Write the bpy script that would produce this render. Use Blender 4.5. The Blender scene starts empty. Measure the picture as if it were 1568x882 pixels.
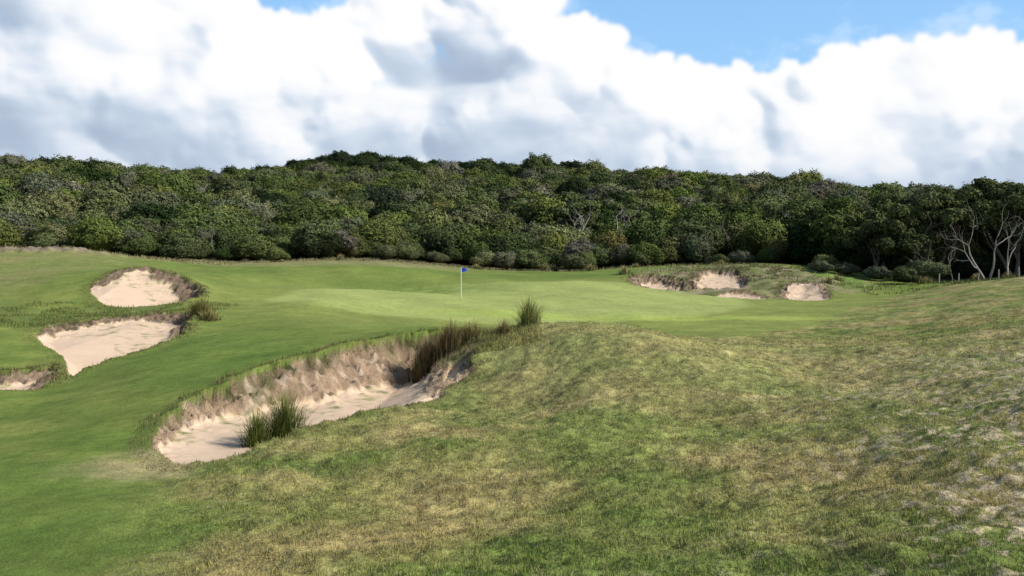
import bpy, math, numpy as np
from mathutils import Vector
rng=np.random.default_rng(7)
SC=bpy.context.scene
# ------------------------------------------------------------------ helpers
def sstep(a,b,x):
    t=np.clip((x-a)/(b-a),0,1); return t*t*(3-2*t)
_tabs={}
def perlin(x,y,seed=0):
    if seed not in _tabs:
        r=np.random.default_rng(1000+seed); a=r.random((256,256))*2*np.pi
        _tabs[seed]=(np.cos(a),np.sin(a))
    gx,gy=_tabs[seed]
    xi=np.floor(x).astype(np.int64); yi=np.floor(y).astype(np.int64)
    fx=x-xi; fy=y-yi
    u=fx*fx*fx*(fx*(fx*6-15)+10); v=fy*fy*fy*(fy*(fy*6-15)+10)
    def g(i,j):
        a=(xi+i)&255; b=(yi+j)&255
        return gx[a,b]*(fx-i)+gy[a,b]*(fy-j)
    n0=g(0,0)*(1-u)+g(1,0)*u; n1=g(0,1)*(1-u)+g(1,1)*u
    return (n0*(1-v)+n1*v)*1.5
def fbm(x,y,scale,octv=3,seed=0,rough=0.5):
    s=0;a=1;t=0;f=1/scale
    for i in range(octv):
        s=s+a*perlin(x*f+13.7*i,y*f-7.3*i,seed+i); t+=a; a*=rough; f*=2.03
    return s/t
def new_mesh(name,V,F,col=None,smooth=False,mat=None,extra=None):
    me=bpy.data.meshes.new(name); V=np.asarray(V,np.float32); F=np.asarray(F,np.int32)
    k=F.shape[1]
    me.vertices.add(len(V)); me.vertices.foreach_set('co',V.ravel())
    me.loops.add(F.size); me.loops.foreach_set('vertex_index',F.ravel())
    me.polygons.add(len(F)); me.polygons.foreach_set('loop_start',np.arange(0,F.size,k,dtype=np.int32))
    me.polygons.foreach_set('loop_total',np.full(len(F),k,np.int32))
    me.polygons.foreach_set('use_smooth',np.full(len(F),smooth,bool))
    me.update(calc_edges=True)
    if col is not None:
        c=np.ones((len(V),4),np.float32); c[:,:3]=col
        a=me.attributes.new('Col','FLOAT_COLOR','POINT'); a.data.foreach_set('color',c.ravel())
    if extra:
        for kx,vx in extra.items():
            a=me.attributes.new(kx,'FLOAT','POINT'); a.data.foreach_set('value',np.asarray(vx,np.float32))
    if mat: me.materials.append(mat)
    return me
def add_obj(name,me,parent=None,loc=(0,0,0)):
    o=bpy.data.objects.new(name,me); SC.collection.objects.link(o); o.location=loc
    if parent: o.parent=parent
    return o
# ------------------------------------------------------------------ terrain survey (X right, Y away, Z up, camera eye at z=0)
CP=np.array([
 (0,0,-1.9),(-8,0,-2.9),(8,0,-1.9),(0,-20,-1.5),(0,3.5,-2.35),(-20,2,-3.6),(20,4,-2.0),
 (-5.04,9,-3.55),(-2.4,8,-3.1),(0,7,-2.76),(3.36,6,-2.36),(5.3,9.5,-2.5),(7.84,14,-2.7),(15.7,28,-3.4),(33.6,60,-4.1),(14,14,-2.5),(30,30,-2.9),
 (6.6,18,-3.47),(4.24,11.5,-3.04),(3.06,8.3,-2.79),(12.5,34,-4.6),(19.2,52,-5.2),
 (1.66,27,-3.4),(0.4,25.5,-3.5),(5.7,30,-4.07),(10.7,36,-4.76),(1.53,18.5,-3.57),(1.04,12.5,-3.3),(.75,9,-3.02),
 (-1.25,9.5,-3.19),(-1.77,13.5,-3.57),(-2.23,17,-3.8),
 (-4.1,15,-3.8),(-5.12,14.3,-3.95),(-3.3,17.5,-3.88),(-2.23,19,-3.98),(-1.32,22,-3.98),
 (-6.86,17.3,-4.03),(-6.98,19.5,-3.97),(-6.3,21.6,-3.8),(-5.6,24.2,-3.72),(-4.55,27.2,-3.72),(-2.95,28.7,-3.7),(-1.1,29,-3.65),(.95,28.5,-3.52),
 (-6.3,11.2,-3.76),(-4.4,10.5,-3.53),(-4.08,11.8,-3.62),(-7.3,15,-3.96),(-8.6,15.3,-4.04),(-10.3,21,-4.35),(-14,24,-4.6),(-11.3,27,-4.43),(-8.6,25,-4.1),
 (-11.8,38,-4.61),(-7.7,38,-4.4),(-13.2,65,-5.1),(-3.8,42,-4.9),(-3.67,65,-5.9),(-4.8,85,-6.07),(-5.8,102,-5.98),(8.7,105,-6.37),(-16.8,110,-5.26),(-25,105,-5.25),
 (-30.8,95,-5.3),(-46,100,-4.14),(-53,95,-3.9),(-30.8,55,-4.2),(-20.7,37,-4.45),(-31.7,70,-4.2),(-18,58,-4.9),(-40,70,-4.0),
 (12.7,84,-6.1),(21,94,-5.1),(25,88,-5.15),(31,85,-5.7),(31.7,72,-5.9),(15,45,-5.14),(10.4,46,-5.26),(5.5,46,-5.26),(2,40,-5.2),(8.3,70,-6.0),(13.5,60,-5.79),(20.6,62,-5.98),(.55,48,-5.14),(32.3,68,-5.3),
 (12,77,-6.4),(18,73,-6.5),(24.5,71,-6.4),(11.5,88,-5.65),(14,88,-5.5),(18.5,92,-5.2),(20.5,87,-5.4),(25,82.5,-5.6),(27.3,78,-5.9),(22.5,78,-6.1),
 (-18.2,53,-4.05),(-20.6,56,-3.65),(-23.6,58.5,-3.42),(-24.9,57,-3.5),(-24.5,54,-3.86),(-21.9,48,-4.63),(-19.6,47,-4.75),(-17.6,48,-4.56),(-17.0,50,-4.46),
 (-18.5,41.2,-4.62),(-15.1,42,-4.44),(-13.3,38.5,-4.6),(-12.2,34,-4.65),(-12.3,30,-4.7),(-13,26.5,-4.72),(-17.3,33,-4.55),(-18.9,36,-4.58),(-19.0,39,-4.6),(-15.3,27.5,-4.6),
 (-85,125,-4.5),(-70,125,-5),(-34,125,-6),(0,125,-7),(37,125,-6.5),(75,110,-5.5),(55,85,-5.2),(40,84,-6.0),(80,60,-4.5),
 (-145,260,9.0),(-183,260,8.5),(-119,260,8.5),(-80,260,5.2),(-52,260,5.0),(-15,260,4.6),(29,260,5.0),(58,260,5.6),(96,260,1.8),(118,260,.5),(146,260,.5),(189,260,.5),
 (-330,430,8),(-241,430,6),(-140,430,5.5),(-98,430,18.5),(-84,430,20.8),(-50,430,19.3),(-26,430,11.5),(-1,430,15.8),(23,430,17.2),(48,430,10.5),(82,430,6),(122,430,6),(158,430,0),(241,430,-2),(330,430,-2),
 (0,700,0),(-400,700,0),(400,700,0),(0,1500,-18),(-900,1500,-18),(900,1500,-18),(0,3200,-25),(2400,3200,-25),(-2400,3200,-25)],float)
def warp(X,Y):
    d=np.maximum(Y,-4)+10.0
    return np.stack([1.5*X/d,np.log(d)],-1)
_q=warp(CP[:,0],CP[:,1]); _n=len(CP)
def _k(r2): return 0.5*r2*np.log(r2+1e-12)
_A=np.zeros((_n+3,_n+3)); _A[:_n,:_n]=_k(((_q[:,None]-_q[None])**2).sum(-1))+np.eye(_n)*2e-4
_A[:_n,_n]=1;_A[_n,:_n]=1;_A[:_n,_n+1:]=_q;_A[_n+1:,:_n]=_q.T
_w=np.linalg.solve(_A,np.concatenate([CP[:,2],np.zeros(3)]))
def gb(X,Y,x,y,rx,ry,a): return a*np.exp(-((X-x)/rx)**2-((Y-y)/ry)**2)
def tps(X,Y):
    X=np.asarray(X,float);Y=np.asarray(Y,float); out=np.empty(X.size); xf=X.ravel(); yf=Y.ravel()
    for i in range(0,xf.size,40000):
        q=warp(xf[i:i+40000],yf[i:i+40000])
        r2=(q[:,0:1]-_q[None,:,0])**2+(q[:,1:2]-_q[None,:,1])**2
        out[i:i+40000]=_k(r2)@_w[:_n]+_w[_n]+q@_w[_n+1:]
    out=out.reshape(X.shape)
    out=out+gb(X,Y,2.9,23.5,2.6,4.0,.46)+gb(X,Y,.1,18.5,1.4,2.8,-.26)+gb(X,Y,-1.7,21.3,1.1,1.5,-.10)+gb(X,Y,7.5,22,2.2,4,-.22)+gb(X,Y,-.3,10.5,1.6,1.8,-.2)+gb(X,Y,5.2,12.5,1.6,2.6,.12)
    out=out+gb(X,Y,-10,76,7,5,-.7)+gb(X,Y,-13,89,9,4,.6)+gb(X,Y,-10,50,3.0,6,.5)+gb(X,Y,-16,70,5,7,-.45)+gb(X,Y,3,55,5,5,-.2)+gb(X,Y,10,70,6,5,.25)+gb(X,Y,-9.5,31,2.0,4,.30)+gb(X,Y,-11.5,22,1.6,4,-.14)+gb(X,Y,4,80,7,4,.35)+gb(X,Y,-2,73,6,3,-.25)+gb(X,Y,-3.5,51,4,3,.18)
    return out
def smooth_poly(P,n=4):
    P=np.array(P,float); out=[]; m=len(P)
    for i in range(m):
        p0,p1,p2,p3=P[i-1],P[i],P[(i+1)%m],P[(i+2)%m]
        for t in np.arange(n)/n:
            out.append(.5*((2*p1)+(-p0+p2)*t+(2*p0-5*p1+4*p2-p3)*t*t+(-p0+3*p1-3*p2+p3)*t**3))
    return np.array(out)
def sdf(P,X,Y):
    best=np.full(X.shape,1e9); nx=np.zeros(X.shape); ny=np.zeros(X.shape); ins=np.zeros(X.shape,bool)
    m=len(P)
    for i in range(m):
        a=P[i]; b=P[(i+1)%m]; e=b-a; L=(e@e)+1e-12
        t=np.clip(((X-a[0])*e[0]+(Y-a[1])*e[1])/L,0,1)
        dx=a[0]+t*e[0]-X; dy=a[1]+t*e[1]-Y; d=dx*dx+dy*dy
        c=d<best; best=np.where(c,d,best); nx=np.where(c,dx,nx); ny=np.where(c,dy,ny)
        cr=((a[1]>Y)!=(b[1]>Y)); xx=a[0]+(Y-a[1])*e[0]/(e[1] if abs(e[1])>1e-9 else 1e-9)
        ins^=(cr&(X<xx))
    d=np.sqrt(best); s=np.where(ins,-1.0,1.0)
    return d*s, -nx/(d+1e-6)*s, -ny/(d+1e-6)*s
BUNK=[
 dict(P=[(-5.12,14.5),(-5.9,15.2),(-6.6,17),(-6.8,19.4),(-6.2,21.5),(-5.5,24),(-4.45,27),(-2.95,28.4),(-1.7,28.2),(-.9,26.6),(-.85,24.2),(-1.2,22),(-2.15,19.2),(-3.3,17.6),(-4.1,15.3)],
      sand=lambda x,y:-4.10-.082*(y-15)+.33*np.maximum(x+3.3,0),wf=1.6,wn=.35,seed=1,j=.36,amp=.15,dark=.0),
 dict(P=[(-24.1,52),(-21.6,48),(-19.4,47),(-17.6,48),(-17.1,50),(-18.0,53),(-20.4,56),(-23.4,58),(-24.6,57),(-24.4,54)],
      sand=lambda x,y:-4.95+.118*(y-47)-.22*np.maximum(x+22,-2), wf=1.3,wn=.5,seed=2,j=.4,amp=.16,dark=.6),
 dict(P=[(-18.3,41),(-15.1,42),(-13.5,38.5),(-12.4,34),(-12.5,30),(-13,27),(-14,28.5),(-15.4,31),(-17,33),(-18.7,36),(-18.9,39)],
      sand=lambda x,y:-5.02+.012*(y-27)-.14*np.maximum(x+16.5,0), wf=.95,wn=.5,seed=3,j=.36,amp=.15,dark=.6),
 dict(P=[(-16.3,27),(-15.1,27.2),(-14.6,27.6),(-14.1,28.3),(-13.2,26.6),(-12.9,25),(-13.7,24.5),(-14.8,24)],
      sand=lambda x,y:-5.05+0*x, wf=.8,wn=.5,seed=4,j=.25,amp=.15,dark=.4),
 dict(P=[(10.6,82),(11.5,78.8),(14.5,77.3),(16.3,78.4),(16.0,84),(13.5,87),(10.8,86)],sand=lambda x,y:-6.95+.06*(y-78),wf=2.2,wn=.6,seed=5,j=.6,amp=.35,dark=.5),
 dict(P=[(15.7,81),(16.4,78.2),(19.4,78.0),(21.2,82),(21.2,87),(19.0,88.2),(17,85.5)],sand=lambda x,y:-6.65+.10*(y-78.5),wf=.8,wn=.5,seed=6,j=.5,amp=.25,dark=.35),
 dict(P=[(15.4,72.6),(17,70.2),(19.6,70.6),(19.8,73.6),(17.5,74.4)],sand=lambda x,y:-6.62+.04*(y-71),wf=.5,wn=.35,seed=7,j=.25,amp=.12,dark=.4),
 dict(P=[(21.0,71),(22.1,68.6),(24.2,69.6),(25.9,75),(25.6,78),(23.2,77.5),(21.6,74)],sand=lambda x,y:-6.66+.10*(y-69),wf=.8,wn=.4,seed=8,j=.3,amp=.2,dark=.4),
]
for b in BUNK: b['S']=smooth_poly(b['P'])
ROUGH=smooth_poly([(-2.6,2),(-3.4,7),(-4.5,11),(-5.2,13.3),(-6.6,14.3),(-5,17),(-2,24),(-1.2,29.5),(1.5,31.5),(6,34.5),(12,40),(19,50),(27,62),(34,72),(60,70),(90,40),(60,5),(20,-10)],3)
def mixc(c,d,t): return c*(1-t[...,None])+np.array(d)*t[...,None]
def surface(X,Y):
    z=tps(X,Y)
    sr,_,_=sdf(ROUGH,X,Y); sr=sr+1.2*fbm(X,Y,3.5,3,50)*np.clip(Y/20,.35,2)
    rough=sstep(.9,-1.5,sr)
    lr=sstep(-27,-33,X+.25*(Y-60)+4*fbm(X,Y,9,2,51))*sstep(20,40,Y)
    back=sstep(-2,3,Y-(105+3*fbm(X,Y,15,2,52)))
    hum=sstep(1,-1.5,np.hypot((X-21.5)/9.5,(Y-83)/12)*5-5+.8*fbm(X,Y,4,3,53))
    lb=sstep(2.6,.6,np.hypot((X+19.3)/4.5,(Y-43)/6.5)*2+.7*fbm(X,Y,2,2,54))
    r_all=np.clip(rough+lr*.7+hum+back+lb*.8,0,1)
    near=sstep(60,25,Y)
    z=z+r_all*(.16*fbm(X,Y,2.2,2,20)+.08*near*fbm(X,Y,.55,2,22)+.038*near*fbm(X,Y,.17,2,24))
    z=z+(1-r_all)*(.20*fbm(X,Y,8,2,26)+.035*fbm(X,Y,1.8,2,29)+.006*near*fbm(X,Y,.25,2,27))
    z=z+hum*(.60*fbm(X,Y,4,3,28)+.05)
    n1=fbm(X,Y,7,3,30); n2=fbm(X,Y,1.3,3,33); n3=fbm(X,Y,.3,2,36)
    fair=np.zeros(X.shape+(3,))+np.array((.135,.203,.036))
    fair=mixc(fair,(.235,.252,.062),np.clip(.42+1.2*n1+.5*n2,0,1)*.75)
    fair=mixc(fair,(.108,.178,.030),sstep(.1,.5,fbm(X,Y,2.2,3,31)+.5*sstep(32,12,Y))*.55)
    g=sstep(1.35,.75,np.hypot((X-3)/26,(Y-62)/26)+.12*n1)
    fair=mixc(fair,(.250,.285,.070),g*.8)
    g2=sstep(1.07,.99,np.hypot((X-1-(Y-66)*.12)/15.5,(Y-64)/20)+.05*fbm(X,Y,10,2,39))
    fair=mixc(fair,(.345,.395,.118),g2*.92)
    fr=sstep(2.2,.8,np.abs(Y-48-2.0*fbm(X,Y,9,2,40)+.10*X))*sstep(-8,0,X)*sstep(20,14,X)
    fair=mixc(fair,(.37,.46,.095),fr*.6)
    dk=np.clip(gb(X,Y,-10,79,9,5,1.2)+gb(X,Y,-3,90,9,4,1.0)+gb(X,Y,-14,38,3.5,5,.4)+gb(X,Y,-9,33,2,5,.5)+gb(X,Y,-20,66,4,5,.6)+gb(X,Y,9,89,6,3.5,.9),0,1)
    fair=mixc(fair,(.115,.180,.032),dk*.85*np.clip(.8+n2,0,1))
    pb=sstep(94,99,Y+2*n1)*sstep(-2,-10,X); fair=mixc(fair,(.27,.24,.11),pb*.7)
    st=.5+.5*np.sin((X*.9+Y*.35)*1.15+.5*n1); fair=fair*(1+.11*(st-.5)*sstep(20,35,Y))[...,None]
    fair=fair*(1+.20*n2*(1-.6*g2)+.14*n3)[...,None]
    brown=np.clip(.52+1.4*fbm(X,Y,3.2,3,41)+.5*n2,0,1)
    rg=np.zeros(X.shape+(3,))+np.array((.185,.225,.056))
    rg=mixc(rg,(.340,.265,.115),brown*.8)
    lush_shade=sstep(.05,.5,fbm(X,Y,2.4,3,44)+.6*sstep(10,6.5,Y+.4*np.abs(X+.5))+.25*sstep(3.2,.5,np.hypot((X-.2)/1.2,(Y-19)/3)*2))  # lush green patches, plus the mound's shaded left flank painted darker
    rg=mixc(rg,(.110,.165,.034),lush_shade*.8)
    pale=sstep(9,2,np.hypot((X-3.5)*.8,(Y-27)*.55))
    rg=mixc(rg,(.33,.31,.125),pale*.5)
    rt=sstep(.10,.55,X/(Y+2)+.10*fbm(X,Y,4,3,46))*sstep(50,14,Y)
    dn=fbm(X*1.0,Y*.8,.15,2,47)*.80+.34*fbm(X,Y,1.3,3,48)
    dead=sstep(.13,.38,dn+.30*rt-.07)*np.clip(.15+rt*1.1,0,1)*sstep(38,12,Y)
    rg=mixc(rg,(.50,.405,.265),dead*.78)
    rg=rg*(1+.32*n2+.42*n3)[...,None]
    c=fair*(1-rough[...,None])+rg*rough[...,None]
    lrc=np.zeros(c.shape)+np.array((.28,.25,.10)); lrc=mixc(lrc,(.18,.22,.06),np.clip(.5+1.2*n1,0,1))
    c=c*(1-lr[...,None]*.85)+lrc*lr[...,None]*.85
    c=mixc(c,(.115,.15,.04),lb*.8*np.clip(.6+fbm(X,Y,1.2,2,56)*1.5,0,1))
    c=mixc(c,(.17,.18,.07),hum*.9); c=mixc(c,(.36,.28,.19),hum*np.clip(fbm(X,Y,2.2,3,55)*2.6+.25,0,1))
    c=mixc(c,(.15,.27,.04),hum*sstep(27,30,X)*.9)
    c=mixc(c,(.20,.17,.09),back*.9)
    bank=sstep(1,-1,np.hypot((X+52)/9,(Y-98)/3)*3-3+fbm(X,Y,2,2,57)); c=mixc(c,(.25,.20,.14),bank); z=z+bank*(.45+.4*fbm(X,Y,1.2,2,58))
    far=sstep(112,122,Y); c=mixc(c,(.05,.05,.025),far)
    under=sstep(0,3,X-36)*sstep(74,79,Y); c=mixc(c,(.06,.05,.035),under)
    sandm=np.zeros(X.shape); earthm=np.zeros(X.shape); rimm=np.full(X.shape,9.0)
    for b in BUNK:
        P=b['S']; m=(X>P[:,0].min()-3)&(X<P[:,0].max()+3)&(Y>P[:,1].min()-3)&(Y<P[:,1].max()+3)
        if not m.any(): continue
        x=X[m];y=Y[m]; s,nx,ny=sdf(P,x,y)
        k=b['seed']*3
        far_=sstep(-.35,.35,ny+.35*np.abs(nx))
        s=s+(b['j']*(.4+.6*far_))*(fbm(x,y,1.1,2,60+k)+.55*far_*fbm(x,y,.4,3,61+k))
        w=b['wn']+(b['wf']-b['wn'])*far_*(.75+.9*fbm(x,y,1.6,2,62+k))
        gbk=np.zeros(x.shape)
        if b['seed']==1:
            w=w*(.28+.72*sstep(18,25,y)); gbk=sstep(-2.5,-1.7,x+.25*fbm(x,y,.6,2,80))*sstep(23.6,25.4,y); w=w*(1+.15*gbk)
            w=np.where((x>-1.7)&(y<25),w*.45,w)
        t=np.clip(-s/np.maximum(w,.2),0,1); tt=t**.62; tt=tt*(1-gbk)+t*gbk
        zz=z[m]; lip=np.exp(-(s/.35)**2)*(s>0)*.09*far_*(1-gbk)
        zs=b['sand'](x,y)+.05*fbm(x,y,1.8,2,63+k)+.008*fbm(x,y,.25,3,64+k)
        zs=np.minimum(zs,zz-.12)+.16*np.exp(-np.maximum(-s-w,0)/.45)*(far_*.7)
        e=sstep(0,.08,t)*sstep(1.0,.80,t)
        zn=(zz+lip)*(1-tt)+zs*tt
        r1=1-np.abs(fbm(x,y,.7,3,65+k))*3.2; r2=1-np.abs(fbm(x,y,.26,2,68+k))*3
        zn=zn+e*far_*(1-.6*gbk)*b['amp']*(r1*.8+.5*r2+.4*fbm(x,y,.12,2,69+k)-.4)
        deb=sstep(.28,.5,fbm(x,y,.3,2,79+k))*sstep(.75,1,t)*np.exp(-np.maximum(-s-w,0)/.25)*far_*(1-gbk); zn=zn+deb*.09
        z[m]=np.where(s<0,zn,zz+lip)
        em=np.maximum(e*far_,deb*.9)
        sm=sstep(.78,.96,t+.22*fbm(x,y,.5,3,71+k)-.05)*(1-deb*.7); sm=np.maximum(sm,(s<-.12)*(far_<.5)*sstep(.1,.4,t))
        cc=c[m]
        hue=np.clip(.45+1.7*fbm(x,y,.5,3,72+k),0,1)
        ec=np.zeros(cc.shape)+np.array((.48,.34,.225))*(1-.55*b['dark']); ec=mixc(ec,(.24,.175,.11),hue*.75); ec=mixc(ec,(.58,.45,.325),sstep(.1,.4,fbm(x,y,.3,2,73+k))*(1-b['dark']))
        ec=ec*(.66+.34*np.clip(r1*.5+r2*.5,0,1))[...,None]  # crevice shade painted into the wall colour, following the ridges
        ec=mixc(ec,(.06,.06,.028),sstep(.34,.04,t)*np.clip(.5+2.0*fbm(x,y,.6,2,74+k),0,1))  # overhang shade painted as a dark line below the rim
        ec=mixc(ec,(.10,.11,.04),sstep(.1,.5,fbm(x,y,.8,3,84+k))*.6)
        gcol=np.zeros(cc.shape)+np.array((.12,.15,.05)); gcol=mixc(gcol,(.27,.22,.12),np.clip(.45+1.6*fbm(x,y,.5,3,83),0,1)); ec=ec*(1-gbk[:,None]*.92)+gcol*gbk[:,None]*.92
        sc=np.zeros(cc.shape)+np.array((.68,.505,.355)); sc=sc*(1+.07*fbm(x,y,1.8,3,75+k)+.05*fbm(x,y,.15,2,76+k))[...,None]
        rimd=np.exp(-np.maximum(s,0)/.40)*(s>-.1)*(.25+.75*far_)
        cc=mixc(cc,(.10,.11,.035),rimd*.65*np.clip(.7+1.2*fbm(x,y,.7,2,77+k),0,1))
        if b['seed']==1:
            q=sstep(1.5,.3,np.hypot(x+5.7,(y-14.4)*.9)+.8*fbm(x,y,.6,3,78)); cc=mixc(cc,(.42,.34,.19),q*.6)
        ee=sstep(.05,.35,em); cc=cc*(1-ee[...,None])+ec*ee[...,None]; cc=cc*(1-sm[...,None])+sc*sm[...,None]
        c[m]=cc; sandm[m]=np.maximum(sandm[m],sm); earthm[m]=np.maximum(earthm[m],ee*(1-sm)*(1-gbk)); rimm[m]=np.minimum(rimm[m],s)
    return z,np.clip(c,0.01,1),dict(sand=sandm,earth=earthm,rough=np.clip(r_all,0,1),rim=rimm,dead=dead*rough)
ys=np.concatenate([np.linspace(-40,0,24,endpoint=False),np.linspace(0,5,40,endpoint=False),5*np.exp(np.arange(0,math.log(26),.0033)),130*np.exp(np.linspace(.02,math.log(3300/130),90))])
NC=1100; us=np.linspace(-1,1,NC); half=np.maximum(8+.72*ys,14)
YY=np.repeat(ys[:,None],NC,1); XX=half[:,None]*us[None,:]
Z,C,M=surface(XX,YY)
V=np.stack([XX,YY,Z],-1).reshape(-1,3); NR=len(ys)
idx=np.arange(NR*NC).reshape(NR,NC)
F=np.stack([idx[:-1,:-1],idx[:-1,1:],idx[1:,1:],idx[1:,:-1]],-1).reshape(-1,4)
# ------------------------------------------------------------------ materials
def nmat(name):
    m=bpy.data.materials.new(name); m.use_nodes=True; nt=m.node_tree; b=nt.nodes['Principled BSDF']; return m,nt,b
def N(nt,t,**kw):
    n=nt.nodes.new(t)
    for k,v in kw.items(): setattr(n,k,v)
    return n
def mth(nt,op,a,b=None,c=None,clamp=False):
    n=nt.nodes.new('ShaderNodeMath'); n.operation=op; n.use_clamp=clamp
    for i,v in enumerate((a,b,c)):
        if v is None: continue
        if isinstance(v,(int,float)): n.inputs[i].default_value=v
        else: nt.links.new(v,n.inputs[i])
    return n.outputs[0]
gm,nt,b=nmat('golf_turf'); L=nt.links.new
at=N(nt,'ShaderNodeAttribute',attribute_name='Col'); ar=N(nt,'ShaderNodeAttribute',attribute_name='rough'); asd=N(nt,'ShaderNodeAttribute',attribute_name='sand'); ae=N(nt,'ShaderNodeAttribute',attribute_name='earth')
geo=N(nt,'ShaderNodeNewGeometry')
def noi(s,d=3,r=.6):
    n=N(nt,'ShaderNodeTexNoise'); n.inputs['Scale'].default_value=s; n.inputs['Detail'].default_value=d; n.inputs['Roughness'].default_value=r; L(geo.outputs['Position'],n.inputs['Vector']); return n.outputs['Fac']
nf=noi(24,3,.7); nm=noi(4.0,3,.65); nl=noi(.8,2,.6)
amp=mth(nt,'MULTIPLY_ADD',ar.outputs['Fac'],.8,.8)
amp=mth(nt,'MULTIPLY',amp,mth(nt,'MULTIPLY_ADD',asd.outputs['Fac'],-.85,1.0))
v=mth(nt,'ADD',mth(nt,'MULTIPLY',mth(nt,'SUBTRACT',nf,.5),1.5),mth(nt,'ADD',mth(nt,'MULTIPLY',mth(nt,'SUBTRACT',nm,.5),1.0),mth(nt,'MULTIPLY',mth(nt,'SUBTRACT',nl,.5),.5)))
v=mth(nt,'MAXIMUM',mth(nt,'MULTIPLY_ADD',v,amp,1.0),.25)
mx=N(nt,'ShaderNodeVectorMath',operation='SCALE'); L(at.outputs['Color'],mx.inputs[0]); L(v,mx.inputs['Scale'])
L(mx.outputs[0],b.inputs['Base Color']); b.inputs['Roughness'].default_value=.9; b.inputs['Specular IOR Level'].default_value=.1
bp=N(nt,'ShaderNodeBump'); bp.inputs['Distance'].default_value=.05
hs=mth(nt,'MULTIPLY',mth(nt,'ADD',nf,nm),mth(nt,'ADD',amp,mth(nt,'MULTIPLY',ae.outputs['Fac'],1.6)))
L(hs,bp.inputs['Height']); bp.inputs['Strength'].default_value=.6; L(bp.outputs[0],b.inputs['Normal'])
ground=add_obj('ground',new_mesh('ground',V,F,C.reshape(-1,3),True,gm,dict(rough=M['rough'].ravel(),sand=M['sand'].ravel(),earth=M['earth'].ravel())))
def leafmat(name,objvar=0.0):
    m,nt,b=nmat(name); L=nt.links.new
    a=N(nt,'ShaderNodeAttribute',attribute_name='Col'); src=a.outputs['Color']
    if objvar:
        oi=N(nt,'ShaderNodeObjectInfo')
        cr=N(nt,'ShaderNodeValToRGB'); cr.color_ramp.interpolation='CONSTANT'; e=cr.color_ramp.elements
        e[0].position=0; e[0].color=(.72,.78,.78,1); e[1].position=.97; e[1].color=(1.35,1.12,1.0,1)
        for p,cc in ((.10,(.95,1.03,.8,1)),(.22,(.80,.86,.80,1)),(.34,(1.18,1.2,.85,1)),(.46,(1.02,1.0,1.0,1)),(.58,(.86,.97,.85,1)),(.70,(1.2,1.12,1.35,1)),(.80,(1.05,1.15,.8,1)),(.88,(.66,.72,.62,1))):
            q=e.new(p); q.color=cc
        L(oi.outputs['Random'],cr.inputs[0])
        mm=N(nt,'ShaderNodeVectorMath',operation='MULTIPLY'); L(src,mm.inputs[0]); L(cr.outputs[0],mm.inputs[1]); src=mm.outputs[0]
    d=N(nt,'ShaderNodeBsdfDiffuse'); L(src,d.inputs['Color']); L(d.outputs[0],nt.nodes['Material Output'].inputs[0]); nt.nodes.remove(b); return m
grassm=leafmat('grass_blades'); leafm=leafmat('scrub_leaves',1.0); leafm2=leafmat('tree_leaves')
def rampmat(name,c1,c2,sc):
    m,nt,b=nmat(name); b.inputs['Roughness'].default_value=.9
    nn=N(nt,'ShaderNodeTexNoise'); nn.inputs['Scale'].default_value=sc; cr=N(nt,'ShaderNodeValToRGB'); cr.color_ramp.elements[0].color=c1+(1,); cr.color_ramp.elements[1].color=c2+(1,); nt.links.new(nn.outputs['Fac'],cr.inputs[0]); nt.links.new(cr.outputs[0],b.inputs['Base Color']); return m
barkm=rampmat('bark',(.05,.04,.03),(.22,.18,.15),6); deadm=rampmat('weathered_dead_wood',(.22,.195,.175),(.50,.46,.41),3)
# ------------------------------------------------------------------ grass blades
def blades(X,Y,Zb,h,w,col,lean,ldir=None):
    n=len(X); a=rng.random(n)*2*np.pi; la=rng.random(n)*2*np.pi if ldir is None else ldir+rng.normal(0,.6,n)
    dx=np.cos(a)*w*.5; dy=np.sin(a)*w*.5; l=lean*h*rng.random(n)
    tx=X+np.cos(la)*l; ty=Y+np.sin(la)*l
    Vv=np.stack([np.stack([X-dx,Y-dy,Zb-.01],-1),np.stack([X+dx,Y+dy,Zb-.01],-1),np.stack([tx,ty,Zb+h*np.sqrt(np.clip(1-(l/h)**2*.5,.2,1))],-1)],1)
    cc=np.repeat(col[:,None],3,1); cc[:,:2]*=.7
    return Vv.reshape(-1,3),cc.reshape(-1,3)
n=640000
D=np.exp(rng.uniform(math.log(4.5),math.log(36),n)); X=rng.uniform(-1,1,n)*(.62*D+1.5)
z,c,m=surface(X,D)
cl=sstep(-.15,.35,fbm(X,D,.24,2,90))
keep=(m['sand']<.2)&(m['earth']<.3)&(rng.random(n)<(.35+.65*m['rough']*(.35+.65*cl))*(1-.72*m['dead']))
h=(.010+m['rough']*(.010+.034*cl))*rng.uniform(.5,1.25,n)*(1+D*.010)*(1-.45*m['dead']); w=.004+D*.00042
col=c*rng.uniform(.72,1.5,(n,1))*1.22; dry=rng.random(n)<.15*m['rough']; col[dry]=np.array((.46,.38,.20))*rng.uniform(.7,1.2,(dry.sum(),1))
k=keep
parts=[blades(X[k],D[k],z[k],h[k],w[k],col[k],.9)]
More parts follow.
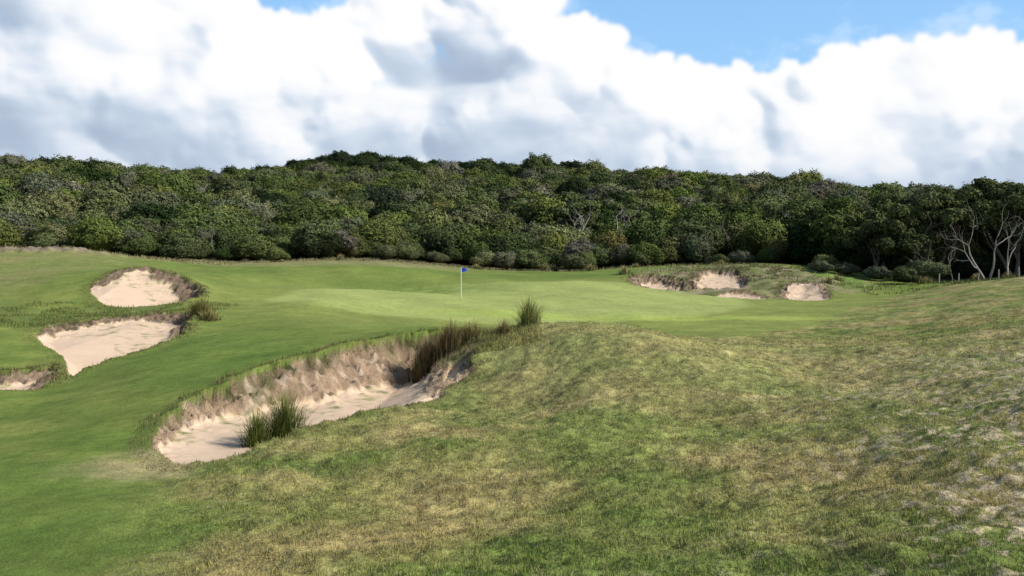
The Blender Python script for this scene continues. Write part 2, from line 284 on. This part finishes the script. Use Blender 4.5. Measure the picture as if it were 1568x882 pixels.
for b in BUNK:
    P=b['S']; e=np.roll(P,-1,0)-P; Ls=np.linalg.norm(e,axis=1); dist=P[:,1].mean()
    nb=int(Ls.sum()*(560 if dist<32 else 260 if dist<60 else 60)); i=rng.choice(len(P),nb,p=Ls/Ls.sum()); t=rng.random(nb)[:,None]
    p=P[i]+e[i]*t+rng.normal(0,.42,(nb,2))
    z,c,m=surface(p[:,0],p[:,1]); k=(m['rim']>-.18)&(m['rim']<.45)&(m['sand']<.3)
    p=p[k];z=z[k];c=c[k]; nb=len(p)
    s,nx,ny=sdf(P,p[:,0],p[:,1]); ld=np.arctan2(-ny,-nx); f=sstep(-.4,.3,ny)
    cl=sstep(-.3,.4,fbm(p[:,0],p[:,1],.5,2,91)); h=(.03+.12*cl*(.2+.8*f))*rng.uniform(.5,1.3,nb)
    col=np.array((.15,.17,.055))*rng.uniform(.5,1.6,(nb,1)); dr=rng.random(nb)<.35; col[dr]=np.array((.38,.30,.16))*rng.uniform(.6,1.2,(dr.sum(),1))
    parts.append(blades(p[:,0],p[:,1],z,h,np.full(nb,.006+dist*.0004),col,.95,ld))
def patch(nb,xf,yf,hh,ww,cols,thr=-1):
    x=xf(nb);y=yf(nb); z,c,m=surface(x,y); k=(m['sand']<.2)&(m['rim']>-.3)&(fbm(x,y,1.6,2,92)>thr); x,y,z=x[k],y[k],z[k]; nb=len(x)
    ci=rng.integers(0,len(cols),nb); col=np.array(cols)[ci]*rng.uniform(.7,1.3,(nb,1))
    parts.append(blades(x,y,z,hh*rng.uniform(.4,1.3,nb),np.full(nb,ww),col,.8))
U=rng.uniform
patch(14000,lambda n:21.5+10*np.clip(rng.normal(0,.45,n),-1,1.1),lambda n:87+10*np.clip(rng.normal(0,.45,n),-1,1),.18,.06,[(.17,.18,.06),(.34,.28,.15),(.11,.14,.05)],.0)
patch(14000,lambda n:U(-30,34,n),lambda n:U(104.5,112,n),.30,.06,[(.26,.23,.1),(.4,.33,.2),(.12,.14,.05)],.1)
patch(9000,lambda n:U(-75,-30,n),lambda n:U(97,106,n),.3,.06,[(.26,.23,.1),(.4,.33,.2),(.12,.14,.05)],.05)
patch(9000,lambda n:U(28,60,n),lambda n:U(70,80,n),.25,.05,[(.25,.25,.1),(.16,.2,.06)],.05)
patch(12000,lambda n:U(-25,-14,n),lambda n:U(36,48,n),.14,.03,[(.1,.15,.04),(.14,.18,.05),(.2,.17,.08)],-.05)
xx=U(-2.5,.8,12000); yy=U(24.2,28.8,12000); z,c,m=surface(xx,yy); k=m['sand']<.15; parts.append(blades(xx[k],yy[k],z[k],rng.uniform(.03,.18,k.sum()),np.full(k.sum(),.013),c[k]*rng.uniform(.6,1.7,(k.sum(),1)),.9))
gv=np.concatenate([p[0] for p in parts]); gc=np.concatenate([p[1] for p in parts])
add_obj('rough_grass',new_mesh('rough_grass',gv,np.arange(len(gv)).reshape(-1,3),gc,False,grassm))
# ------------------------------------------------------------------ tussocks
def H(x,y):
    z,_,_=surface(np.array([float(x)]),np.array([float(y)])); return float(z[0])
def tussock(name,x,y,ht,rad,nb,cols,spread=.5):
    r=rad*np.abs(rng.normal(0,.5,nb)); r=np.minimum(r,rad*1.3); a=rng.random(nb)*2*np.pi; bx=r*np.cos(a)*.75; by=r*np.sin(a)*.75
    h=ht*rng.uniform(.3,1.1,nb)*(1-.45*(r/rad)**1.5*.8); h=np.maximum(h,ht*.15); out=spread*rng.random(nb)*h*(.5+r/rad); aa=a+rng.normal(0,.6,nb)
    w=(.003+y*.00026)*rng.uniform(.6,1.3,nb); seg=4; ci=rng.integers(0,len(cols),nb); base=np.array(cols)[ci]*rng.uniform(.6,1.4,(nb,1))
    wx=np.cos(aa+1.57)*w; wy=np.sin(aa+1.57)*w
    P=[];Q=[]
    zg,_,_=surface(x+bx,y+by); zg=zg-H(x,y)
    for i in range(seg+1):
        t=i/seg; px=bx+np.cos(aa)*out*t*t; py=by+np.sin(aa)*out*t*t; pz=zg-.03+h*(t-.3*np.clip(out/h,0,1)*t*t); tp=(1-t*.88)
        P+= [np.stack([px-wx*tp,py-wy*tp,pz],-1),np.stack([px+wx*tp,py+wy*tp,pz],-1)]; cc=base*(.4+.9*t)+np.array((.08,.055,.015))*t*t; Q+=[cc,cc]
    P=np.stack(P,1); Q=np.stack(Q,1); m=2*(seg+1); off=np.arange(nb)[:,None]*m
    F=np.concatenate([off+np.array([[2*i,2*i+1,2*i+3,2*i+2]]) for i in range(seg)],0)
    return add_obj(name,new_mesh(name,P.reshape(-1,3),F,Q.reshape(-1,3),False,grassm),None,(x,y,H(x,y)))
GR=[(.10,.15,.035),(.16,.20,.055),(.06,.09,.02)]; DR=[(.22,.19,.08),(.13,.14,.045),(.34,.27,.14)]
tussock('tussock_grass',-4.3,17.3,1.05,.48,1100,GR,.8); tussock('tussock_grass',-4.7,16.9,.8,.38,700,GR,.8)
DKT=[(.06,.065,.025),(.12,.10,.045),(.20,.15,.09)]
tussock('tussock_grass',-2.5,26.6,1.2,.7,1500,DKT,.7); tussock('tussock_grass',-1.85,26.4,1.05,.65,1300,DKT,.75); tussock('tussock_grass',-1.2,26.7,.65,.5,500,DR,.9)
tussock('tussock_grass',.5,27.4,1.0,.5,800,[(.2,.24,.08),(.15,.2,.05),(.3,.27,.13)],.8); tussock('tussock_grass',-.25,26.9,.55,.4,400,DR,.9)
tussock('tussock_grass',-13.9,41.0,1.0,.8,700,[(.1,.12,.04),(.2,.18,.07)],.8); tussock('tussock_grass',-13.2,40.0,.6,.7,450,DR,.9)
tussock('tussock_grass',-2.9,19.8,.35,.3,160,[(.3,.25,.14),(.2,.2,.08)],.9)
for (x,y,h) in [(27.2,78.5,.8),(28.8,81,.8),(10.8,88,.9),(35,78,.8),(43,79,.8),(36.5,80,.7),(9,104,.9),(5,108,1.0),(22,96,.6),(46,77,.8),(4.0,107,1.1),(40.5,79.5,.8),(-4,106,.7),(-20,107,.8),(14,103,.6)]:
    tussock('tussock_grass',x,y,h,.9,260,[(.22,.2,.09),(.42,.34,.2),(.14,.15,.05)],.9)
# ------------------------------------------------------------------ tubes / branches
def tube(P,R,sides,Vs,Fs,off):
    P=np.array(P);R=np.array(R); n=len(P)
    for i in range(n):
        t=P[min(i+1,n-1)]-P[max(i-1,0)]; t/=np.linalg.norm(t)+1e-9
        u=np.cross(t,[0.3,.1,1]) if abs(t[2])<.95 else np.cross(t,[1,0,0]); u/=np.linalg.norm(u)+1e-9; v=np.cross(t,u)
        for s in range(sides):
            a=2*np.pi*s/sides; Vs.append(P[i]+R[i]*(np.cos(a)*u+np.sin(a)*v))
    for i in range(n-1):
        for s in range(sides):
            a=off+i*sides+s; b2=off+i*sides+(s+1)%sides; Fs.append((a,b2,b2+sides,a+sides))
    return off+n*sides
def branch(p,d,L,r,depth,Vs,Fs,off,tips,rg,kids=3,bend=.35,up=.15):
    pts=[np.array(p,float)]; dd=np.array(d,float); nseg=5
    for i in range(nseg):
        dd=dd+rg.normal(0,bend*.4,3)+np.array([0,0,up*.3]); dd/=np.linalg.norm(dd); pts.append(pts[-1]+dd*L/nseg)
    R=np.linspace(r,r*.5,nseg+1); off=tube(pts,R,5,Vs,Fs,off)
    if depth==0: tips.append(pts[-1]); return off
    for k in range(kids):
        i=rg.integers(2,nseg+1) if k else nseg
        a=rg.normal(0,1,3); a-=a@dd*dd; a/=np.linalg.norm(a); nd=dd*.75+a*rg.uniform(.5,.95); nd/=np.linalg.norm(nd)
        off=branch(pts[i],nd,L*rg.uniform(.55,.8),R[i]*.7,depth-1,Vs,Fs,off,tips,rg,kids,bend,up)
    return off
def g0(x,y): return float(tps(np.array([float(x)]),np.array([float(y)]))[0])
def dead_tree(x,y,ztop,seed,mat=deadm,rk=1.0,stems=1):
    rg=np.random.default_rng(seed); Vs=[];Fs=[];tips=[]; off=0
    for s in range(stems):
        off=branch((s*.3,0,-.2),(rg.normal(0,.25),rg.normal(0,.2),1),3.4,.15*rk,3,Vs,Fs,off,tips,rg,2 if s else 3,.5,.2)
    Vs=np.array(Vs); g=g0(x,y); k=(ztop-g)/Vs[:,2].max(); Vs*=np.array((k*.8,k*.8,k))
    return add_obj('dead_tree',new_mesh('dead_tree',Vs,Fs,None,True,mat),None,(x,y,g))
DT=[(9.2,136,3.1,1,deadm),(14.9,137,2.5,3,deadm),(12.6,139,2.0,33,deadm),(29,122,1.9,5,barkm),(-38,118,1.0,9,barkm),(44,152,3.2,31,deadm),(-9,150,2.6,32,barkm)]
for x,y,zt,s,mt in DT: dead_tree(x,y,zt,s,mt,1.1)
dead_tree(41.2,79.5,1.9,21,deadm,.8,2); dead_tree(39.0,81,-.4,12,barkm); dead_tree(43.6,80.5,.6,24,deadm,.8); dead_tree(37.5,82,-1.2,15,barkm)
# ------------------------------------------------------------------ foliage
def sphere(c,r,nu=12,nv=8):
    th=np.linspace(.05,np.pi-.05,nv); ph=np.arange(nu)*2*np.pi/nu
    T,Pp=np.meshgrid(th,ph,indexing='ij'); d=np.stack([np.sin(T)*np.cos(Pp),np.sin(T)*np.sin(Pp),np.cos(T)],-1)
    v=np.array(c)+d*np.array(r); f=[]
    for i in range(nv-1):
        for j in range(nu): f.append((i*nu+j,i*nu+(j+1)%nu,(i+1)*nu+(j+1)%nu,(i+1)*nu+j))
    return v.reshape(-1,3),np.array(f)
def leaf_mass(lobes,n,size,base,rg,core=True,low=-.35):
    C=np.array([l[0] for l in lobes]);R=np.array([l[1] for l in lobes],float)
    wgt=(R[:,0]*R[:,2]); i=rg.choice(len(C),n,p=wgt/wgt.sum())
    d=rg.normal(0,1,(n,3)); d/=np.linalg.norm(d,axis=1)[:,None]; d[:,2]=np.where(d[:,2]<low,-d[:,2],d[:,2])
    lump=1+.13*np.sin(d[:,0]*6+i*2.1)*np.sin(d[:,1]*7+i)+.09*np.sin(d[:,2]*11+d[:,0]*9+i)
    rad=lump*(rg.uniform(.84,1.03,n)+(rg.random(n)<.05)*.14)
    p=C[i]+R[i]*d*rad[:,None]
    q=(p[:,None]-C[None])/R[None]; dd=np.sqrt((q**2).sum(-1)); dd[np.arange(n),i]=9; ok=dd.min(1)>.82; p=p[ok];d=d[ok]; n=len(p)
    nr=d*1.1+rg.normal(0,.45,(n,3)); nr/=np.linalg.norm(nr,axis=1)[:,None]
    u=np.cross(nr,rg.normal(0,1,(n,3))); u/=np.linalg.norm(u,axis=1)[:,None]; v=np.cross(nr,u)
    s=size*rg.uniform(.5,1.2,n)[:,None]; u=u*s*.5; v=v*s*.9
    V=np.stack([p-v,p+u,p+v,p-u],1).reshape(-1,3); F=np.arange(4*n).reshape(-1,4)
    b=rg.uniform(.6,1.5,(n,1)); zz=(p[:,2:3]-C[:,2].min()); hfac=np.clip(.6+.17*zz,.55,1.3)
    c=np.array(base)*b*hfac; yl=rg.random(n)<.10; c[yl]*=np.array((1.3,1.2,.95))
    c=np.repeat(c,4,0)
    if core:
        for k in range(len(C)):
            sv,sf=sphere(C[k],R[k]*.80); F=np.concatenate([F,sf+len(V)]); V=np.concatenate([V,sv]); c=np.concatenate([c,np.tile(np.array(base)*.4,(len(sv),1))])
    return V,F,c
protos=[];darkp=[]
bases=[(.108,.128,.050),(.094,.115,.044),(.124,.136,.054),(.082,.103,.044),(.118,.130,.066),(.096,.121,.042),(.150,.156,.100),(.124,.125,.078)]
for k in range(8):
    rg=np.random.default_rng(50+k); lobes=[((0,0,2.2),(2.3,2.2,2.0))]
    for j in range(rg.integers(5,9)):
        a=rg.random()*6.28; r=rg.uniform(.9,2.3); s=rg.uniform(.9,1.6); lobes.append(((r*math.cos(a),r*math.sin(a),rg.uniform(1.4,3.6-.5*r)),(s,s,s*rg.uniform(.75,1.0))))
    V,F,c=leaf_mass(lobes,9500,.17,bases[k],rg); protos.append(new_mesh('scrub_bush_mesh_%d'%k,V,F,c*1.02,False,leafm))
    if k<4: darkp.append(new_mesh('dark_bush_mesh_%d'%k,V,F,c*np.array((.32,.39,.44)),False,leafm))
forest=bpy.data.objects.new('coastal_scrub_forest',None); SC.collection.objects.link(forest)
fx=np.array([-90,-60,-46,-33,-30,-24,-17,0,10,22,30,36,42,60,90.]); fy=np.array([100,106,107,108,110,112,115,113,111,109,102,92,84,79,74.])
pts=[]
def rows(y0,y1,sp,tan):
    y=y0
    while y<y1:
        for x in np.arange(-(tan*y+8),tan*y+8,sp): pts.append((x+rng.uniform(-.45,.45)*sp,y+rng.uniform(-.45,.45)*sp,sp))
        y+=sp*.9
rows(76,150,4.0,.66); rows(150,300,5.4,.64); rows(300,470,7.0,.60)
pts=np.array(pts); fr=np.interp(pts[:,0],fx,fy); pts=pts[pts[:,1]>fr]; fr=np.interp(pts[:,0],fx,fy)
gz=tps(pts[:,0],pts[:,1]); hn=fbm(pts[:,0],pts[:,1],18,2,95)
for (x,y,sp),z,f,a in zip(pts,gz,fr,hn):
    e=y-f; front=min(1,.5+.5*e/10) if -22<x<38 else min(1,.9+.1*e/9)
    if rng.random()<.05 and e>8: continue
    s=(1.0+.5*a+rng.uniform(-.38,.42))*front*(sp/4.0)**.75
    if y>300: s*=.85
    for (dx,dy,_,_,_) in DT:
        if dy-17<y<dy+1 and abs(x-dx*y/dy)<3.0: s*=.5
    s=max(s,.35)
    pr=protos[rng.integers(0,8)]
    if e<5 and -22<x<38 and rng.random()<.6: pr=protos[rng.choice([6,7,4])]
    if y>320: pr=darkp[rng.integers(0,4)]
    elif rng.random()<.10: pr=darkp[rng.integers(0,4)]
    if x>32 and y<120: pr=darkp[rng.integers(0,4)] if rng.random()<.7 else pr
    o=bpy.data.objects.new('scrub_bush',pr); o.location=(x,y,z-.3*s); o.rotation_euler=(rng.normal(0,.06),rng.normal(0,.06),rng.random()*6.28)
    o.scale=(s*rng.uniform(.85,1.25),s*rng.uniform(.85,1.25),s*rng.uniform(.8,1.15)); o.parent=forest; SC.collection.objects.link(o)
for (x,y,s) in [(-15,110,.45),(-13,111,.5),(-3,110,.5),(-1,109.5,.55),(7,107,.5),(2,110,.6),(-27,104.5,.4),(34,79,.35),(29,86,.3),(31.5,86,.3),(33,82.5,.33),(37,82,.5),(31,90,.4)]:
    o=bpy.data.objects.new('scrub_bush',protos[int(rng.integers(4,8))]); o.location=(x,y,H(x,y)-.1); o.scale=(s*1.3,s*1.2,s); o.rotation_euler[2]=rng.random()*6; SC.collection.objects.link(o); o.parent=forest
def tree(name,x,y,h,seed,base=(.070,.085,.035)):
    rg=np.random.default_rng(seed); Vs=[];Fs=[];tips=[];off=0
    for s in range(rg.integers(2,4)):
        off=branch((s*.35-.3,rg.normal(0,.2),-.3),(rg.normal(0,.28),rg.normal(0,.2),1),h*.48,h*.022+.03,2,Vs,Fs,off,tips,rg,3,.3,.2)
    par=bpy.data.objects.new(name,None); SC.collection.objects.link(par); par.location=(x,y,g0(x,y))
    add_obj('trunk_and_limbs',new_mesh('trunk',Vs,Fs,None,True,barkm),par)
    lobes=[]
    for t in tips:
        s=rg.uniform(.55,1.0)*h/8; lobes.append((t+np.array([0,0,.1]),(s*1.25,s*1.2,s*.8)))
    for t in tips[::3]:
        s=rg.uniform(.5,.8)*h/8; lobes.append((t+rg.normal(0,.7,3),(s*1.2,s*1.2,s*.7)))
    V,F,c=leaf_mass(lobes,9000,.20,base,rg,True,-.6)
    add_obj('crown',new_mesh('crown',V,F,c,False,leafm2),par)
for i,(x,y,h) in enumerate([(38.5,85,7.0),(41,88,7.8),(46.2,84,8.8),(49,86,9.6),(43.5,89,8.2),(52,82,9.5),(36.8,92,6.8),(55,85,9.5)]): tree('tea_tree',x,y,h,200+i)
tree('tea_tree',12,143,8.5,230,(.085,.105,.04)); tree('tea_tree',17.5,144,8.5,231,(.085,.105,.04))
# ------------------------------------------------------------------ flag
fxp,fyp=-3.62,65.0; fz=H(fxp,fyp)
flag=bpy.data.objects.new('golf_flagstick',None); SC.collection.objects.link(flag); flag.location=(fxp,fyp,fz)
wm=rampmat('white_paint',(.62,.6,.5),(.8,.78,.68),12); bm_=rampmat('blue_flag_cloth',(.02,.06,.42),(.04,.1,.55),12); dk=rampmat('cup_dark',(.02,.02,.015),(.03,.03,.02),9); wood=rampmat('weathered_wood',(.2,.17,.14),(.4,.35,.3),9)
Vs=[];Fs=[]; tube([(0,0,-.1),(0,0,.5),(0,0,1.2),(0,0,2.15),(0,0,2.17)],[.03,.028,.025,.022,.004],8,Vs,Fs,0); add_obj('pole',new_mesh('pole',Vs,Fs,None,True,wm),flag)
nu,nv=12,8; V=[];F=[]
for i in range(nu+1):
    for j in range(nv+1):
        u=i/nu; w=j/nv; V.append((.02+.40*u,.05*math.sin(u*7+w)*u,2.12-.33*w*(1-.35*u)-.05*u*u))
for i in range(nu):
    for j in range(nv): a=i*(nv+1)+j; F.append((a,a+1,a+nv+2,a+nv+1))
add_obj('flag_cloth',new_mesh('flag_cloth',V,F,None,True,bm_),flag)
Vs=[];Fs=[]; tube([(0,0,-.08),(0,0,.006)],[.054,.054],16,Vs,Fs,0); add_obj('cup',new_mesh('cup',Vs,Fs,None,True,dk),flag)
fence=bpy.data.objects.new('wooden_post_fence',None); SC.collection.objects.link(fence)
for i in range(11):
    x=36.2+i*1.5; y=77.5-.35*i; Vs=[];Fs=[]; hh=rng.uniform(.6,.9); tube([(0,0,-.3),(rng.normal(0,.02),0,hh*.5),(rng.normal(0,.04),0,hh),(0.01,0,hh+.02)],[.06,.055,.05,.01],7,Vs,Fs,0)
    o=add_obj('post_%d'%i,new_mesh('post',Vs,Fs,None,False,wood),fence,(x,y,H(x,y)))
# ------------------------------------------------------------------ cumulus bank (distant cloud sheet 5 km away, sun shading and haze painted into its glow)
st=.0014; cu=np.arange(-1.3,1.3,st); cv=np.arange(-.01,.46,st); CU,CV=np.meshgrid(cu,cv)
pc=[(-1.3,.26),(-.56,.36),(-.42,.31),(-.31,.240),(-.24,.220),(-.17,.224),(-.12,.29),(.0,.32),(.05,.245),(.085,.210),(.126,.192),(.195,.165),(.27,.162),(.32,.174),(.37,.190),(.48,.186),(.53,.158),(.56,.135),(.6,.13),(.8,.2),(1.3,.24)]
pcx=[a for a,_ in pc]; pcy=[b_ for _,b_ in pc]; top=lambda u:np.interp(u,pcx,pcy)
rc=np.random.default_rng(58)
WU=CU+.011*fbm(CU,CV,.05,5,120)+.0028*fbm(CU,CV,.010,3,126); WV=CV+.010*fbm(CU,CV,.045,5,130)+.0028*fbm(CU,CV,.010,3,136)
Hc=np.full(CU.shape,-1.0); cov=np.zeros(CU.shape)
def puff(a,b_,z,r):
    m=r+.03; j0=max(int((a-m+1.3)/st),0); j1=min(int((a+m+1.3)/st)+1,CU.shape[1]); i0=max(int((b_-m+.01)/st),0); i1=min(int((b_+m+.01)/st)+1,CU.shape[0])
    if j1<=j0 or i1<=i0: return
    q=((WU[i0:i1,j0:j1]-a)**2+((WV[i0:i1,j0:j1]-b_)*1.12)**2)/(r*r)
    h=np.where(q<1,z+r*np.sqrt(np.clip(1-q,0,1)),-1); Hc[i0:i1,j0:j1]=np.maximum(Hc[i0:i1,j0:j1],h)
    cov[i0:i1,j0:j1]=np.maximum(cov[i0:i1,j0:j1],sstep(1.0,.74,q))
big=[]
for a in np.arange(-1.3,1.3,.05):
    for lay in range(4):
        r=rc.uniform(.035,.08)*(1-.1*lay); u_=a+rc.uniform(-.04,.04); tp=top(u_); f=[1,.72,.42,.15][lay]
        r=min(r,tp*.45); b_=tp*f-r*(.95 if lay==0 else .55)+rc.uniform(-.02,.0)
        big.append((u_,b_,.18*(1-f)+rc.uniform(-.06,.06),r))
for u_ in np.arange(-1.3,1.3,.024):
    r=rc.uniform(.014,.032); big.append((u_+rc.uniform(-.01,.01),top(u_)-r-rc.uniform(0,.018),rc.uniform(-.02,.03),r))
med=[]
for (a,b_,z,r) in big:
    puff(a,b_,z,r)
    for k in range(9 if r>.04 else 4):
        rr=r*rc.uniform(.22,.5); th=rc.uniform(-.3,3.4); q=rc.uniform(.45,.97); x=a+r*q*math.cos(th); y=b_+r*q*math.sin(th)
        if y+rr>top(x)+.006: continue
        zz=z+r*math.sqrt(1-q*q)-.30*rr; med.append((x,y,zz,rr)); puff(x,y,zz,rr)
for (a,b_,z,r) in med:
    for k in range(4):
        rr=r*rc.uniform(.25,.45); th=rc.uniform(-.1,3.2); q=rc.uniform(.6,.98); x=a+r*q*math.cos(th); y=b_+r*q*math.sin(th)
        if y+rr>top(x)+.010: continue
        puff(x,y,z+r*math.sqrt(1-q*q)-.40*rr,rr)
def blur(A,k,it=2):
    for _ in range(it):
        for ax in (0,1):
            P=np.pad(A,[(k+1,k) if i==ax else (0,0) for i in (0,1)],mode='edge'); c_=np.cumsum(P,axis=ax)
            A=(np.take(c_,range(2*k+1,c_.shape[ax]),axis=ax)-np.take(c_,range(0,c_.shape[ax]-2*k-1),axis=ax))/(2*k+1)
    return A
Hf=np.where(Hc<-.5,blur(np.where(Hc<-.5,-.06,Hc),6),Hc)+.002*fbm(CU,CV,.02,4,140,.6)
ld=np.array([.60,.70,.40])
def shade(A):
    gy,gx=np.gradient(A,st); n=np.sqrt(gx*gx+gy*gy+1); return (-gx*ld[0]-gy*ld[1]+ld[2])/n
S1=shade(blur(Hf,1)); S2=shade(blur(Hf,3)); S3=shade(blur(Hf,9)); S4=shade(blur(Hf,26))
det=sstep(-.30,.30,fbm(CU,CV,.10,3,170))
S=.22*S1*det+.22*S3*(1-det)+.28*S2+.30*S3+.20*S4
S=blur(S,1,1)
low=fbm(CU,CV*1.8,.20,3,150); low2=fbm(CU,CV*2.6,.09,4,157)
rel=np.clip(CV/np.maximum(top(CU),.05),0,1.2)
base=sstep(.10,.78,rel+.42*low+.18*low2)
B=.43+.48*base+.60*(S-.33)*(.55+.45*base)
B=B+.07*low2
ramp_x=[0,.3,.5,.68,.84,1.0]; rr_=[.36,.44,.55,.73,.91,1.0]; gg_=[.44,.53,.65,.80,.94,1.0]; bb_=[.58,.67,.78,.90,.985,1.0]
B=np.clip(B,0,1); col=np.stack([np.interp(B,ramp_x,q) for q in (rr_,gg_,bb_)],-1)
hz=sstep(.085,.0,CV)*.45; col=mixc(col,(.55,.65,.79),hz)
wisp=sstep(.35,.75,fbm(CU,CV*1.6,.12,5,160,.6)+.45*sstep(.05,.0,CV-top(CU)))*.5
alpha=np.clip(blur(cov,1),0,1); alpha=np.maximum(alpha,sstep(.04,-.03,CV-top(CU)*.6))
skyc=np.zeros(col.shape)+np.array((.36,.80,1.40)); skyc=mixc(skyc,(.9,.98,1.1),wisp)
at_=np.maximum(.45,.45+wisp*.4)*(1-alpha)
tot=alpha+at_; col=(col*alpha[...,None]+skyc*at_[...,None])/tot[...,None]
edge=sstep(.46,.40,CV)*sstep(1.3,1.15,np.abs(CU)); tot=np.clip(tot,0,1)*edge
R0=5000.0; V=np.stack([np.sin(CU)*R0,np.cos(CU)*R0,CV*R0],-1).reshape(-1,3); nr,nc=CU.shape; idx=np.arange(nr*nc).reshape(nr,nc)
F=np.stack([idx[:-1,:-1],idx[:-1,1:],idx[1:,1:],idx[1:,:-1]],-1).reshape(-1,4)
cm=bpy.data.materials.new('cumulus_cloud'); cm.use_nodes=True; nt=cm.node_tree; nt.nodes.clear(); L=nt.links.new
o_=N(nt,'ShaderNodeOutputMaterial'); a=N(nt,'ShaderNodeAttribute',attribute_name='Col'); al=N(nt,'ShaderNodeAttribute',attribute_name='cover'); em=N(nt,'ShaderNodeEmission'); tr=N(nt,'ShaderNodeBsdfTransparent'); mxs=N(nt,'ShaderNodeMixShader')
L(a.outputs['Color'],em.inputs[0]); L(al.outputs['Fac'],mxs.inputs[0]); L(tr.outputs[0],mxs.inputs[1]); L(em.outputs[0],mxs.inputs[2]); L(mxs.outputs[0],o_.inputs[0])
try: cm.cycles.emission_sampling='NONE'
except Exception as ex: print(ex)
add_obj('sky',new_mesh('sky',V,F,col.reshape(-1,3),True,cm,dict(cover=tot.ravel())))
# ------------------------------------------------------------------ light + sky
az=math.radians(108); el=math.radians(37)
to=Vector((math.sin(az)*math.cos(el),math.cos(az)*math.cos(el),math.sin(el)))
sd=bpy.data.lights.new('sun','SUN'); sd.energy=5.0; sd.angle=math.radians(.53); sd.color=(1,.95,.86); so=bpy.data.objects.new('sun',sd); SC.collection.objects.link(so); so.rotation_euler=to.to_track_quat('Z','Y').to_euler()
W=bpy.data.worlds.new('World'); SC.world=W; W.use_nodes=True; nt=W.node_tree; L=nt.links.new; nt.nodes.clear()
out=N(nt,'ShaderNodeOutputWorld'); sky=N(nt,'ShaderNodeTexSky',sky_type='NISHITA'); sky.sun_disc=False; sky.sun_elevation=el; sky.sun_rotation=az; sky.air_density=1.0; sky.dust_density=.4; sky.ozone_density=1.5
b1=N(nt,'ShaderNodeBackground'); L(sky.outputs[0],b1.inputs[0]); b1.inputs[1].default_value=.12; L(b1.outputs[0],out.inputs[0])
# ------------------------------------------------------------------ camera
cd=bpy.data.cameras.new('camera'); cam=bpy.data.objects.new('camera',cd); SC.collection.objects.link(cam); SC.camera=cam
cd.sensor_width=36; cd.lens=36*1400/1568; cd.shift_y=-111/1568; cd.clip_end=12000; cd.clip_start=.1; cam.rotation_euler=(math.radians(90),0,0)
SC.view_settings.view_transform='Standard'; SC.view_settings.look='None'; SC.view_settings.exposure=0
print('OBJ',len(bpy.data.objects))
